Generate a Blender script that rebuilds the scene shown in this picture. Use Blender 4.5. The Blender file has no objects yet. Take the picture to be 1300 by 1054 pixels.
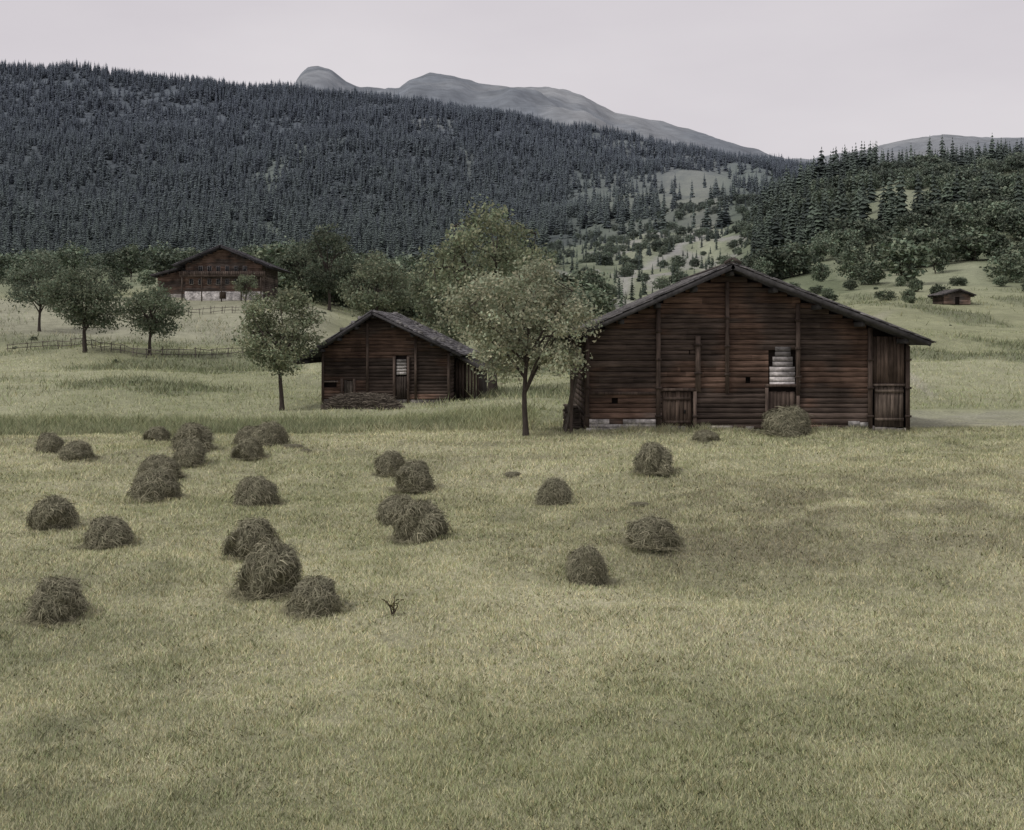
import bpy, math, numpy as np
from mathutils import Vector
R = np.random.RandomState(7)
K = 1494.0      # focal length in pixels; u offsets and v rows below are image pixel coordinates
scene = bpy.context.scene

# ------------------------------------------------------------------ noise
def vnoise(x, y, seed=0):
    x = np.asarray(x, float); y = np.asarray(y, float)
    xi = np.floor(x).astype(np.int64); yi = np.floor(y).astype(np.int64)
    fx = x-xi; fy = y-yi
    fx = fx*fx*(3-2*fx); fy = fy*fy*(3-2*fy)
    def h(a, b):
        n = (a*374761393 + b*668265263 + seed*144269) & 0xffffffff
        n = ((n ^ (n >> 13))*1274126177) & 0xffffffff
        return ((n ^ (n >> 16)) & 0xffffff)/float(0xffffff)
    return (h(xi, yi)*(1-fx)+h(xi+1, yi)*fx)*(1-fy)+(h(xi, yi+1)*(1-fx)+h(xi+1, yi+1)*fx)*fy
def fbm(x, y, seed=0, o=4):
    s = 0; a = .5; t = 0
    for i in range(o):
        s = s+a*vnoise(np.asarray(x)*2**i+17*i, np.asarray(y)*2**i-9*i, seed+i); t += a; a *= .5
    return s/t

# ------------------------------------------------------------------ terrain from image pixel rows at chosen distances
US = np.array([-600, 50, 200, 350, 500, 650, 800, 950, 1000, 1100, 1250, 1900], float)-650
T = [
 (12.5, [1054]*12), (16.5, [915]*12), (19, [850]*12),
 (23.5, [760]*7+[763, 766, 770, 775, 775]),
 (28, [690]*7+[684, 680, 676, 670, 670]),
 (34, [630]*7+[624, 622, 620, 618, 618]), (38, [600]*7+[596, 595, 594, 593, 593]), (42, [575]*7+[573]*5),
 (46, [557, 557, 557, 557, 556, 555, 555, 553, 553, 553, 553, 553]),
 (48, [555, 555, 554, 553, 550, 549, 548, 548, 548, 547, 546, 546]),
 (56, [556, 556, 555, 553, 548, 539, 534, 533, 533, 533, 533, 533]),
 (65, [532, 530, 532, 535, 530, 522, 518, 517, 517, 517, 517, 517]),
 (75, [505, 505, 508, 512, 512, 508, 500, 495, 495, 495, 500, 500]),
 (90, [483, 483, 485, 490, 497, 495, 487, 480, 478, 473, 474, 474]),
 (110, [462, 462, 465, 470, 480, 482, 472, 462, 458, 448, 448, 448]),
 (130, [447, 447, 450, 455, 465, 470, 458, 446, 436, 425, 430, 430]),
 (155, [418, 418, 418, 420, 445, 455, 442, 430, 418, 404, 412, 412]),
 (180, [385, 388, 378, 378, 425, 440, 428, 415, 402, 388, 394, 392]),
 (220, [375, 378, 372, 372, 405, 425, 412, 400, 390, 379, 376, 370]),
 (280, [366, 368, 364, 365, 385, 405, 395, 385, 378, 366, 352, 340]),
 (360, [358, 360, 356, 356, 370, 385, 372, 362, 352, 335, 315, 290]),
 (450, [350, 352, 350, 348, 358, 365, 350, 340, 322, 290, 270, 250]),
 (600, [348, 348, 347, 345, 348, 350, 328, 312, 262, 228, 214, 200]),
 (700, [346, 346, 346, 344, 344, 344, 316, 294, 266, 236, 224, 208]),
 (800, [343, 343, 343, 341, 340, 338, 304, 276, 265, 242, 232, 214]),
 (1200, [255, 255, 258, 260, 262, 265, 256, 246, 250, 250, 245, 240]),
 (1600, [155, 155, 162, 170, 182, 197, 217, 229, 234, 238, 240, 240]),
 (1900, [80, 86, 97, 106, 124, 147, 179, 206, 216, 228, 234, 236]),
 (2100, [110, 115, 130, 140, 155, 175, 200, 225, 230, 240, 245, 245]),
 (2600, [220]*12)]
TD = np.array([t[0] for t in T], float)
TE = np.array([[(430-v)/K*t[0] for v in t[1]] for t in T])
LD = np.linspace(math.log(12.5), math.log(2600), 320)
GU = np.linspace(-1250, 1250, 201)
tmp = np.stack([np.interp(np.exp(LD), TD, TE[:, j]) for j in range(len(US))], 1)
G = np.stack([np.interp(GU, US, tmp[i]) for i in range(len(LD))], 0)
def smooth(A, s, ax):
    r = int(3*s)+1; k = np.exp(-np.arange(-r, r+1)**2/(2*s*s)); k /= k.sum()
    P = np.pad(A, [(r, r) if i == ax else (0, 0) for i in range(2)], mode='edge')
    return np.apply_along_axis(lambda m: np.convolve(m, k, 'valid'), ax, P)
G = smooth(smooth(G, 1.4, 0), 2.2, 1)
def base_z(x, y):
    d = np.clip(y, 12.5, 2599); u = np.clip(x/d*K, -1249, 1249)
    fi = (np.log(d)-LD[0])/(LD[1]-LD[0]); fj = (u-GU[0])/(GU[1]-GU[0])
    i = np.clip(np.floor(fi).astype(int), 0, len(LD)-2); j = np.clip(np.floor(fj).astype(int), 0, len(GU)-2)
    a = fi-i; b = fj-j
    return (G[i, j]*(1-b)+G[i, j+1]*b)*(1-a)+(G[i+1, j]*(1-b)+G[i+1, j+1]*b)*a
def zfun(x, y):
    x = np.asarray(x, float); y = np.asarray(y, float)
    z = base_z(x, y)
    d = np.clip(y, 12.5, 2600)
    z = z+(fbm(x/1.7, y/1.7, 3, 3)-.5)*.32*np.clip(1.2-d/300, 0, 1)
    z = z+(fbm(x/15, y/13, 5, 3)-.5)*1.8*np.clip((d-60)/40, 0, 1)*np.clip(1.5-d/400, 0, 1)
    z = z+(fbm(x/8, y/6, 6, 2)-.5)*.7*np.clip((d-15)/10, 0, 1)*np.clip((47-d)/12, 0, 1)
    far = np.clip((d-220)/350, 0, 1)
    z = z+(fbm(x/70, y/70, 8, 4)-.5)*15*far
    z = z+(fbm(x/18, y/18, 9, 3)-.5)*3.5*far
    z = z+(fbm(x/170, y/420, 11, 3)-.5)*60*np.clip((d-800)/500, 0, 1)*np.clip((2000-d)/250, 0.12, 1)
    return z
def zz(x, y): return float(zfun(np.array([x]), np.array([y]))[0])
def site(u, d): return (u/K*d, d)

# ------------------------------------------------------------------ materials
def attr_mat(name, nscale=(3, 3, 3), namt=.5, bump=.0, rough=.85, rand=0., haze=False, transl=0., n2=None, n3=None, detail=5, bdist=.02):
    m = bpy.data.materials.new(name); m.use_nodes = True
    nt = m.node_tree; N = nt.nodes; L = nt.links
    bs = N['Principled BSDF']; out = N['Material Output']
    bs.inputs['Roughness'].default_value = rough
    bs.inputs['Specular IOR Level'].default_value = .12
    at = N.new('ShaderNodeAttribute'); at.attribute_name = 'col'
    col = at.outputs['Color']; val = None; nz = None
    tc = N.new('ShaderNodeTexCoord')
    def mul(a, b):
        if a is None: return b
        mu = N.new('ShaderNodeMath'); mu.operation = 'MULTIPLY'; L.new(a, mu.inputs[0]); L.new(b, mu.inputs[1]); return mu.outputs[0]
    if nscale:
        mp = N.new('ShaderNodeMapping'); mp.inputs['Scale'].default_value = nscale
        L.new(tc.outputs['Object'], mp.inputs['Vector'])
        nz = N.new('ShaderNodeTexNoise'); nz.inputs['Scale'].default_value = 1; nz.inputs['Detail'].default_value = detail
        nz.inputs['Roughness'].default_value = .65
        L.new(mp.outputs[0], nz.inputs['Vector'])
        mr = N.new('ShaderNodeMapRange'); mr.inputs['From Min'].default_value = .3; mr.inputs['From Max'].default_value = .7
        mr.inputs['To Min'].default_value = 1-namt; mr.inputs['To Max'].default_value = 1+namt
        L.new(nz.outputs['Fac'], mr.inputs['Value']); val = mr.outputs[0]
    for q_ in (n2, n3):
        if q_:
            q = N.new('ShaderNodeTexNoise'); q.inputs['Scale'].default_value = q_[0]; q.inputs['Detail'].default_value = 4
            L.new(tc.outputs['Object'], q.inputs['Vector'])
            r2 = N.new('ShaderNodeMapRange'); r2.inputs['From Min'].default_value = .3; r2.inputs['From Max'].default_value = .7
            r2.inputs['To Min'].default_value = 1-q_[1]; r2.inputs['To Max'].default_value = 1+q_[1]
            L.new(q.outputs['Fac'], r2.inputs['Value']); val = mul(val, r2.outputs[0])
    if rand:
        oi = N.new('ShaderNodeObjectInfo'); r3 = N.new('ShaderNodeMapRange')
        r3.inputs['To Min'].default_value = 1-rand; r3.inputs['To Max'].default_value = 1+rand
        L.new(oi.outputs['Random'], r3.inputs['Value']); val = mul(val, r3.outputs[0])
    if val is not None:
        vm = N.new('ShaderNodeVectorMath'); vm.operation = 'SCALE'
        L.new(col, vm.inputs[0]); L.new(val, vm.inputs['Scale']); col = vm.outputs[0]
    if haze:  # bluish air haze painted into the base colour, growing with world Y
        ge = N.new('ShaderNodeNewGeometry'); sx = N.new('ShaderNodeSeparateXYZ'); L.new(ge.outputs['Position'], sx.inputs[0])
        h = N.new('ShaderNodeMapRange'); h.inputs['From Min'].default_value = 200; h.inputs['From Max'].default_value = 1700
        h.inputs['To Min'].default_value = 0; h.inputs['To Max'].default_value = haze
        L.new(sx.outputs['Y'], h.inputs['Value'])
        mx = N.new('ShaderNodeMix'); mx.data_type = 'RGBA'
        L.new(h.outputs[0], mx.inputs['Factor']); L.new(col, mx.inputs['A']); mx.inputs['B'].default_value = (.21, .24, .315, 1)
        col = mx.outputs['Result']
    L.new(col, bs.inputs['Base Color'])
    if bump:
        b = N.new('ShaderNodeBump'); b.inputs['Strength'].default_value = bump; b.inputs['Distance'].default_value = bdist
        L.new(nz.outputs['Fac'], b.inputs['Height']); L.new(b.outputs[0], bs.inputs['Normal'])
    if transl:
        tr = N.new('ShaderNodeBsdfTranslucent'); ms = N.new('ShaderNodeMixShader'); ms.inputs[0].default_value = transl
        L.new(col, tr.inputs['Color']); L.new(bs.outputs[0], ms.inputs[1]); L.new(tr.outputs[0], ms.inputs[2])
        L.new(ms.outputs[0], out.inputs['Surface'])
    return m
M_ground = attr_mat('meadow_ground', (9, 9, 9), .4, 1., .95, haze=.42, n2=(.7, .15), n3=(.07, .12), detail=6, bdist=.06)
M_far = attr_mat('rock_and_pasture', (.006, .006, .012), .22, 0, 1, n2=(.03, .12))
M_wood = attr_mat('weathered_timber', (1.3, 4, 20), .6, .6, .8, n2=(.7, .5))
M_plank = attr_mat('weathered_planks', (14, 4, 1.4), .5, .4, .8, n2=(1.2, .35))
M_stone = attr_mat('whitewashed_stone', (4, 4, 6), .6, .7, .9, n2=(1.8, .5))
M_shingle = attr_mat('roof_shingles', (6, 2, 6), .4, .4, .9, n2=(.7, .25))
M_bark = attr_mat('bark', (9, 9, 3), .4, .6, .9)
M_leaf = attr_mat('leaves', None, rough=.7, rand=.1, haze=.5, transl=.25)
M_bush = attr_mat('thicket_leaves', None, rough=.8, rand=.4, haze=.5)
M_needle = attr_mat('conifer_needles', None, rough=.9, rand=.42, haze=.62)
M_grass = attr_mat('grass_blades', None, rough=.85)
M_hay = attr_mat('hay', (5, 5, 5), .3, 0, .95)

# ------------------------------------------------------------------ mesh helper
class MB:
    def __init__(s): s.V = []; s.C = []; s.F4 = []; s.F3 = []; s.M4 = []; s.M3 = []; s.n = 0
    def add(s, V, F, col, mi=0):
        V = np.asarray(V, float).reshape(-1, 3); F = np.asarray(F, np.int64)
        C = np.asarray(col, float)
        if C.ndim == 1: C = np.tile(C, (len(V), 1))
        s.V.append(V); s.C.append(C)
        if F.shape[1] == 4: s.F4.append(F+s.n); s.M4.append(np.full(len(F), mi))
        else: s.F3.append(F+s.n); s.M3.append(np.full(len(F), mi))
        s.n += len(V)
    def box(s, c, hx, hy, hz, col, mi=0):
        c = np.array(c, float); hx = np.array(hx, float); hy = np.array(hy, float); hz = np.array(hz, float)
        V = [c+a*hx+b*hy+d*hz for d in (-1, 1) for b in (-1, 1) for a in (-1, 1)]
        F = [(0, 2, 3, 1), (4, 5, 7, 6), (0, 1, 5, 4), (2, 6, 7, 3), (0, 4, 6, 2), (1, 3, 7, 5)]
        s.add(V, F, col, mi)
    def bx(s, x0, x1, y0, y1, z0, z1, col, mi=0):
        s.box(((x0+x1)/2, (y0+y1)/2, (z0+z1)/2), ((x1-x0)/2, 0, 0), (0, (y1-y0)/2, 0), (0, 0, (z1-z0)/2), col, mi)
    def tube(s, P, rad, col, n=6, mi=0):
        P = np.array(P, float); k = len(P); V = []
        for i in range(k):
            t = P[min(i+1, k-1)]-P[max(i-1, 0)]; t /= np.linalg.norm(t)+1e-9
            a = np.cross(t, (0.3, 1, 0.1) if abs(t[1]) < .9 else (1, 0, 0)); a /= np.linalg.norm(a); b = np.cross(t, a)
            for j in range(n):
                w = 2*math.pi*j/n; V.append(P[i]+rad[i]*(math.cos(w)*a+math.sin(w)*b))
        F = [(i*n+j, i*n+(j+1) % n, (i+1)*n+(j+1) % n, (i+1)*n+j) for i in range(k-1) for j in range(n)]
        s.add(V, F, col, mi)
    def mesh(s, name, mats, smoothf=False):
        me = bpy.data.meshes.new(name)
        V = np.concatenate(s.V); C = np.concatenate(s.C)
        parts = []; mi = []; tot = []
        if s.F4: f = np.concatenate(s.F4); parts.append(f.ravel()); tot.append(np.full(len(f), 4)); mi += s.M4
        if s.F3: f = np.concatenate(s.F3); parts.append(f.ravel()); tot.append(np.full(len(f), 3)); mi += s.M3
        L = np.concatenate(parts).astype(np.int32); tot = np.concatenate(tot).astype(np.int32); mi = np.concatenate(mi).astype(np.int32)
        st = np.concatenate([[0], np.cumsum(tot)[:-1]]).astype(np.int32)
        me.vertices.add(len(V)); me.vertices.foreach_set('co', V.astype(np.float32).ravel())
        me.loops.add(len(L)); me.loops.foreach_set('vertex_index', L)
        me.polygons.add(len(tot)); me.polygons.foreach_set('loop_start', st); me.polygons.foreach_set('loop_total', tot)
        me.polygons.foreach_set('material_index', mi)
        if smoothf: me.polygons.foreach_set('use_smooth', np.ones(len(tot), bool))
        me.update(calc_edges=True)
        a = me.color_attributes.new('col', 'FLOAT_COLOR', 'POINT')
        C4 = np.ones((len(V), 4), np.float32); C4[:, :3] = C; a.data.foreach_set('color', C4.ravel())
        for m in mats: me.materials.append(m)
        return me
def link(o): scene.collection.objects.link(o); return o
def obj(name, me, loc=(0, 0, 0), parent=None, rz=0, sc=(1, 1, 1)):
    o = bpy.data.objects.new(name, me); link(o); o.location = loc; o.rotation_euler = (0, 0, rz); o.scale = sc
    if parent: o.parent = parent
    return o

# ------------------------------------------------------------------ ground
ys = np.concatenate([np.linspace(-15, 12.3, 24), np.exp(np.linspace(math.log(12.5), math.log(2590), 560))])
s = np.linspace(-1, 1, 520); ts = .6*s+.5*s**3
Y, TT = np.meshgrid(ys, ts, indexing='ij'); X = TT*(Y+20)
Z = zfun(X, Y)
D = np.clip(Y, 12.5, 3000); U = X/D*K
def lerp(a, b, f): return a+(b-a)*f[..., None]
def step(a, b, x): t = np.clip((x-a)/(b-a), 0, 1); return t*t*(3-2*t)
def clearings(U, D):
    c = np.zeros_like(U)
    for (cu, cd, ru, rd, w) in [(-305, 1330, 20, 120, .6), (-100, 1690, 30, 60, .6), (-305, 1000, 16, 60, .6), (105, 1730, 24, 55, .8), (-60, 1430, 10, 80, .5),
                                (-270, 1450, 12, 80, .6), (240, 1330, 48, 200, .95), (160, 1120, 55, 100, .8), (-210, 1500, 25, 30, .5), (290, 1500, 40, 160, .9), (250, 1000, 60, 130, .9)]:
        q = ((U-cu)/ru)**2+((D-cd)/rd)**2+(fbm(U/9, D/40, 77, 3)-.5)*1.6
        c = np.maximum(c, w*np.clip(1.5-q, 0, 1))
    return c
def A3(a, X): return np.broadcast_to(np.array(a), X.shape+(3,))
def uncut(X, Y): return np.clip((fbm(X/9, Y/14, 24, 4)-.49)*7, 0, 1)
def ground_colour(X, Y, D, U):
    n1 = fbm(X/6, Y/5, 21, 4); n2 = fbm(X/.9, Y/.9, 22, 3); n3 = fbm(X/(D*.05+3), Y/(D*.09+3), 23, 5)
    mown = np.array([.375, .365, .245]); olive = np.array([.262, .265, .165]); green = np.array([.255, .27, .165]); dark = np.array([.165, .18, .11])
    c = lerp(A3(mown, X), olive, np.clip(.3+(n1-.47)*2.4+(n2-.5)*1.3, 0, 1))
    c = lerp(c, np.array([.40, .385, .27]), step(18, 20, D)*(1-step(23, 25, D+.5*(n1-.5)))*step(-300, 150, U)*.6)
    bank_shade = step(23.5, 26, D-U*.002)*(1-step(32, 40, D))*step(-200, 350, U)  # shade of the steep right bank, painted as darker ground colour
    c = lerp(c, np.array([.21, .20, .135]), np.clip(bank_shade*(.7+1.6*(n2-.5)+1.0*(n1-.5)), 0, 1))
    lf = (1-step(-560, -180, U))*(1-step(24, 30, D))
    c = lerp(c, np.array([.20, .205, .13]), np.clip(lf*(.55+1.5*(n1-.5)+(n2-.5)), 0, 1))
    sw = np.clip((fbm(X/3+Y*.1, Y/1.0, 31, 3)-.5)*3.5, 0, 1)*step(20, 26, D)
    c = lerp(c, np.array([.22, .215, .14]), sw*.55)
    c = lerp(c, green, step(49, 60, D)*.85)
    c = lerp(c, np.array([.34, .345, .23]), step(64, 68, D)*(1-step(120, 150, D))*np.clip((n3-.42)*4, 0, 1)*.8)
    c = lerp(c, np.array([.15, .165, .105]), step(62, 80, D)*(1-step(220, 300, D))*uncut(X, Y)*.75)
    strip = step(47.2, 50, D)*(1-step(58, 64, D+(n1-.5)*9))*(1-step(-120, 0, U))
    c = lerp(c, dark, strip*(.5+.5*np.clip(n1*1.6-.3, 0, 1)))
    c = lerp(c, np.array([.31, .31, .235]), step(135, 150, D)*(1-step(185, 215, D))*(1-step(-260, -200, U))*.8)
    tr = step(49, 51, D)*(1-step(60, 63, D))*step(480, 510, U)
    c = lerp(c, np.array([.33, .32, .29]), tr*np.clip(.1+n2*.8, 0, 1)*.7)
    tk = np.exp(-((U-(500+60*np.sin(D/28)))/(9))**2)*step(68, 75, D)*(1-step(150, 175, D))
    c = lerp(c, np.array([.36, .345, .29]), tk*.6)
    mid = step(190, 300, D)
    g2 = lerp(A3([.14, .165, .095], X), np.array([.28, .30, .20]), np.clip((n3-.40)*3.5, 0, 1))
    c = lerp(c, g2, mid)
    rock = np.clip((fbm(X/12, Y/34, 41, 4)-.52)*8, 0, 1)*step(220, 300, D)*(1-step(1000, 1100, D))*step(30, 80, U)*(1-step(310, 335, U))
    c = lerp(c, np.array([.31, .30, .29]), rock*.6)
    gl = np.exp(-((U-(95+.30*(D-260)+14*np.sin(D/45)))/(7+D*.006))**2)*step(240, 280, D)*(1-step(760, 900, D))
    c = lerp(c, np.array([.36, .35, .34]), np.clip(gl*(.4+n2), 0, 1)*.7)
    fo = step(770, 830, D)
    cl = np.maximum(clearings(U, D), step(60, 100, U)*.5)
    c = lerp(c, lerp(A3([.055, .068, .05], X), lerp(A3([.14, .17, .10], X), np.array([.21, .22, .16]), np.clip((n3-.4)*4, 0, 1)), cl), fo)
    return c
C = ground_colour(X, Y, D, U)
mb = MB()
nr, nc = X.shape; idx = np.arange(nr*nc).reshape(nr, nc)
F = np.stack([idx[:-1, :-1], idx[:-1, 1:], idx[1:, 1:], idx[1:, :-1]], -1).reshape(-1, 4)
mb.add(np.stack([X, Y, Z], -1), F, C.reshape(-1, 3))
obj('ground', mb.mesh('ground', [M_ground], True))

# far bare mountains
crest = np.array([(-900, 190), (-300, 150), (200, 130), (370, 114), (379, 98), (390, 87), (405, 83), (420, 88), (436, 102), (455, 112), (505, 113), (520, 102), (545, 93), (575, 95), (610, 107), (650, 110),
  (700, 110), (740, 121), (780, 144), (820, 151), (850, 157), (900, 174), (960, 190), (1000, 203), (1030, 202), (1080, 193), (1150, 179), (1200, 171), (1260, 176), (1400, 170), (2200, 160)], float)
fu = np.linspace(-900, 2200, 700)-650
cv = np.interp(fu, crest[:, 0]-650, crest[:, 1])
ds = np.concatenate([np.linspace(2700, 5200, 110), np.linspace(5230, 7500, 30)])
DD, UU = np.meshgrid(ds, fu, indexing='ij'); CV = np.broadcast_to(cv, DD.shape)
zc = (430-CV)/K*5200
fr = np.clip((DD-2700)/2500, 0, 1)**1.15; bk = np.clip((DD-5200)/2300, 0, 1)
zf = 380+(zc-380)*fr-zc*.8*bk
xx = UU/K*DD
w = np.sin(np.pi*fr)*.8+.04
zf = zf+(fbm(xx/420, DD/900, 51, 5)-.5)*340*w*(DD < 5190)+(fbm(xx/60, DD/200, 57, 3)-.5)*14
mb = MB(); nr, nc = xx.shape; idx = np.arange(nr*nc).reshape(nr, nc)
F = np.stack([idx[:-1, :-1], idx[:-1, 1:], idx[1:, 1:], idx[1:, :-1]], -1).reshape(-1, 4)
nn = fbm(xx/300, DD/500, 61, 5)
cf = lerp(A3([.17, .19, .215], xx), np.array([.26, .275, .29]), np.clip((nn-.35)*3, 0, 1))
mb.add(np.stack([xx, DD, zf], -1), F, cf.reshape(-1, 3))
obj('distant_mountain', mb.mesh('distant_mountain', [M_far], True))

# ------------------------------------------------------------------ scatter via geometry nodes
def scatter(name, P, rot, scl, ind, protos):
    col = bpy.data.collections.new(name+'_kinds')
    for i, me in enumerate(protos):
        o = bpy.data.objects.new('%s_kind_%02d' % (name, i), me); col.objects.link(o)
    me = bpy.data.meshes.new(name); me.vertices.add(len(P)); me.vertices.foreach_set('co', np.asarray(P, np.float32).ravel())
    a = me.attributes.new('rot', 'FLOAT_VECTOR', 'POINT'); a.data.foreach_set('vector', np.asarray(rot, np.float32).ravel())
    a = me.attributes.new('scl', 'FLOAT_VECTOR', 'POINT'); a.data.foreach_set('vector', np.asarray(scl, np.float32).ravel())
    a = me.attributes.new('ind', 'INT', 'POINT'); a.data.foreach_set('value', np.asarray(ind, np.int32))
    o = obj(name, me)
    ng = bpy.data.node_groups.new(name, 'GeometryNodeTree')
    ng.interface.new_socket('Geometry', in_out='INPUT', socket_type='NodeSocketGeometry')
    ng.interface.new_socket('Geometry', in_out='OUTPUT', socket_type='NodeSocketGeometry')
    N = ng.nodes; L = ng.links
    gi = N.new('NodeGroupInput'); go = N.new('NodeGroupOutput'); ip = N.new('GeometryNodeInstanceOnPoints')
    ci = N.new('GeometryNodeCollectionInfo'); ci.inputs['Collection'].default_value = col
    ci.inputs['Separate Children'].default_value = True; ci.inputs['Reset Children'].default_value = True
    def na(n, t):
        q = N.new('GeometryNodeInputNamedAttribute'); q.data_type = t; q.inputs['Name'].default_value = n
        return [x for x in q.outputs if x.enabled and x.name == 'Attribute'][0]
    L.new(gi.outputs[0], ip.inputs['Points']); L.new(ci.outputs[0], ip.inputs['Instance'])
    ip.inputs['Pick Instance'].default_value = True
    L.new(na('ind', 'INT'), ip.inputs['Instance Index'])
    L.new(na('rot', 'FLOAT_VECTOR'), ip.inputs['Rotation']); L.new(na('scl', 'FLOAT_VECTOR'), ip.inputs['Scale'])
    L.new(ip.outputs[0], go.inputs[0])
    md = o.modifiers.new('scatter', 'NODES'); md.node_group = ng
    return o

# ------------------------------------------------------------------ trees
def conifer(seed, h=1., R0=.17):
    r = np.random.RandomState(seed); mb = MB()
    mb.tube([(0, 0, -.03), (0, 0, h*.9)], [.014, .003], (.05, .04, .03), 4)
    n = 13
    for i in range(n):
        t = i/(n-1); z = .07+.9*t; rr = R0*(1-t)**.8*(.75+.5*r.rand())+.008
        k = 7 if t < .6 else 5; ph = r.rand()*6.28
        for j in range(k):
            a = ph+2*math.pi*j/k+r.uniform(-.25, .25); q = rr*r.uniform(.65, 1.25)
            dx, dy = math.cos(a), math.sin(a); w = q*.46+.004; z0 = z+r.uniform(-.015, .015)
            tone = r.uniform(.6, 1.3)
            c = np.array([.075, .098, .066])*tone
            V = [(0, 0, z0+.03), (dx*q*.55-dy*w, dy*q*.55+dx*w, z0-q*.28), (dx*q, dy*q, z0-q*.45-.01), (dx*q*.55+dy*w, dy*q*.55-dx*w, z0-q*.28)]
            mb.add(V, [(0, 1, 2), (0, 2, 3)], c)
    return mb.mesh('conifer', [M_needle])
CON = [conifer(i, R0=rr) for i, rr in enumerate([.17, .15, .2, .13, .18])]

def tree(seed, H, trunk, W, nclump=45, leaves=130, leaf=.11, col=(.13, .15, .075), clr=.17, lean=0., trunk_r=None, depth=None, flat=1.0, lm=None):
    r = np.random.RandomState(seed); mb = MB(); depth = depth or W
    tr = trunk_r or H*.021
    zc_ = (trunk+H)/2; rz = (H-trunk)/2; bark = (.06, .05, .044)
    top = np.array([lean*H, r.uniform(-.2, .2), trunk+(H-trunk)*.55])
    n = 9; P = []
    for i in range(n):
        t = i/(n-1); P.append((top[0]*t+.02*H*math.sin(t*7+seed)*t, top[1]*t+.015*H*math.cos(t*6+seed)*t, -.25+(top[2]+.25)*t))
    P = np.array(P); rad = [tr*(1.35 if i == 0 else 1.)*(1-.72*i/(n-1)) for i in range(n)]
    mb.tube(P, rad, bark, 8, 0)
    nodes = [p for p in P[4:]]
    nl = 11
    for i in range(nl):
        a = 2*math.pi*(i+r.rand()*.7)/nl; el = r.uniform(-.35, .95)
        tgt = np.array([lean*H*.9+math.cos(a)*W/2*.78*math.cos(el*.9), math.sin(a)*depth/2*.78*math.cos(el*.9), zc_+rz*.8*math.sin(el)])
        f = r.uniform(.42, .9); k0 = int(f*(n-1)); s0 = P[k0]
        m1 = s0+(tgt-s0)*.35+np.array([0, 0, r.uniform(-.02, .07)*H]); m2 = s0+(tgt-s0)*.7+r.uniform(-.04, .04, 3)*H
        Q = np.array([s0, m1, m2, tgt]); mb.tube(Q, [tr*.5, tr*.34, tr*.2, tr*.07], bark, 5, 0)
        for q in (m1, (m1+m2)/2, m2, (m2+tgt)/2, tgt): nodes.append(q)
    nodes = np.array(nodes)
    cs = []
    tries = 0
    while len(cs) < nclump and tries < 4000:
        tries += 1
        v = r.normal(size=3); v /= np.linalg.norm(v); q = r.uniform(.25, 1.)**.45
        c = np.array([lean*H*.9+v[0]*W/2*q*.9, v[1]*depth/2*q*.9, zc_+v[2]*rz*q*.88])
        lob = .74+.5*vnoise(v[0]*2.3+seed, v[2]*2.3+v[1]*1.7)
        c[:2] = (c[:2]-[lean*H*.9, 0])*lob+[lean*H*.9, 0]
        if c[2] < trunk*.9: continue
        if any(np.linalg.norm(c-o) < clr*W*.55 for o in cs): continue
        cs.append(c)
    A = []; B = []
    for c in cs:
        k = np.argmin(((nodes-c)**2).sum(1)); s0 = nodes[k]
        mid = (s0+c)/2+r.uniform(-.05, .05, 3)*W*.4
        mb.tube([s0, mid, c], [tr*.16, tr*.1, tr*.03], bark, 3, 0)
        rc = clr*W*r.uniform(.4, 1.05); m = int(leaves*r.uniform(.5, 1.3)*(rc/(clr*W*.75))**2)
        d = r.normal(size=(m, 3))*np.array([1, 1, .62*flat]); ln = np.linalg.norm(d, axis=1)[:, None]
        d = d/ln*np.minimum(ln, 2.3)
        A.append(c+d*rc*.52); tone = r.uniform(.62, 1.3); B.append(np.full(m, tone)*r.uniform(.7, 1.3, m))
    Pn = np.concatenate(A); tone = np.concatenate(B); m = len(Pn)
    nrm = r.normal(size=(m, 3))+np.array([0, -.2, .8]); nrm /= np.linalg.norm(nrm, axis=1)[:, None]
    a = np.cross(nrm, r.normal(size=(m, 3))); a /= np.linalg.norm(a, axis=1)[:, None]; b = np.cross(nrm, a)
    sz = leaf*r.uniform(.6, 1.4, m)[:, None]
    V = np.stack([Pn-a*sz*.6, Pn+b*sz*.36, Pn+a*sz*.6, Pn-b*sz*.36], 1).reshape(-1, 3)
    cc = np.array(col)*tone[:, None]; cc[:, 0] *= r.uniform(.88, 1.12, m)
    mb.add(V, np.arange(4*m).reshape(-1, 4), np.repeat(cc, 4, 0), 1)
    return mb.mesh('tree', [M_bark, lm or M_leaf])

def plant_tree(name, u, d, me, rz=0, sc=(1, 1, 1), z=None):
    x, y = site(u, d); return obj(name, me, (x, y, zz(x, y) if z is None else z), rz=rz, sc=sc)
plant_tree('fruit_tree', 18, 46.5, tree(3, 7.15, 2.0, 6.0, 88, 230, .12, (.36, .38, .265), .145, -.015, .13))
plant_tree('fruit_tree', -292, 71, tree(8, 7.4, 2.0, 5.9, 68, 190, .15, (.225, .25, .16), .155, -.02, .16))
plant_tree('walnut_tree', -25, 88, tree(14, 14.4, 3.5, 11.6, 80, 180, .24, (.205, .23, .145), .13, .0, .38))
plant_tree('fruit_tree', -542, 124, tree(21, 9.6, 2.2, 9, 66, 180, .23, (.16, .19, .13), .16, 0, .24))
plant_tree('fruit_tree', -460, 124, tree(22, 7.6, 1.9, 7.4, 54, 160, .21, (.15, .18, .12), .17, .02, .2))
plant_tree('fruit_tree', -600, 150, tree(23, 9.8, 2.5, 8.5, 46, 150, .25, (.15, .18, .13), .18, 0, .2))
plant_tree('deciduous_tree', -170, 165, tree(31, 12.5, 1.5, 11, 62, 160, .32, (.19, .215, .145), .16, 0, .3))
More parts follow.
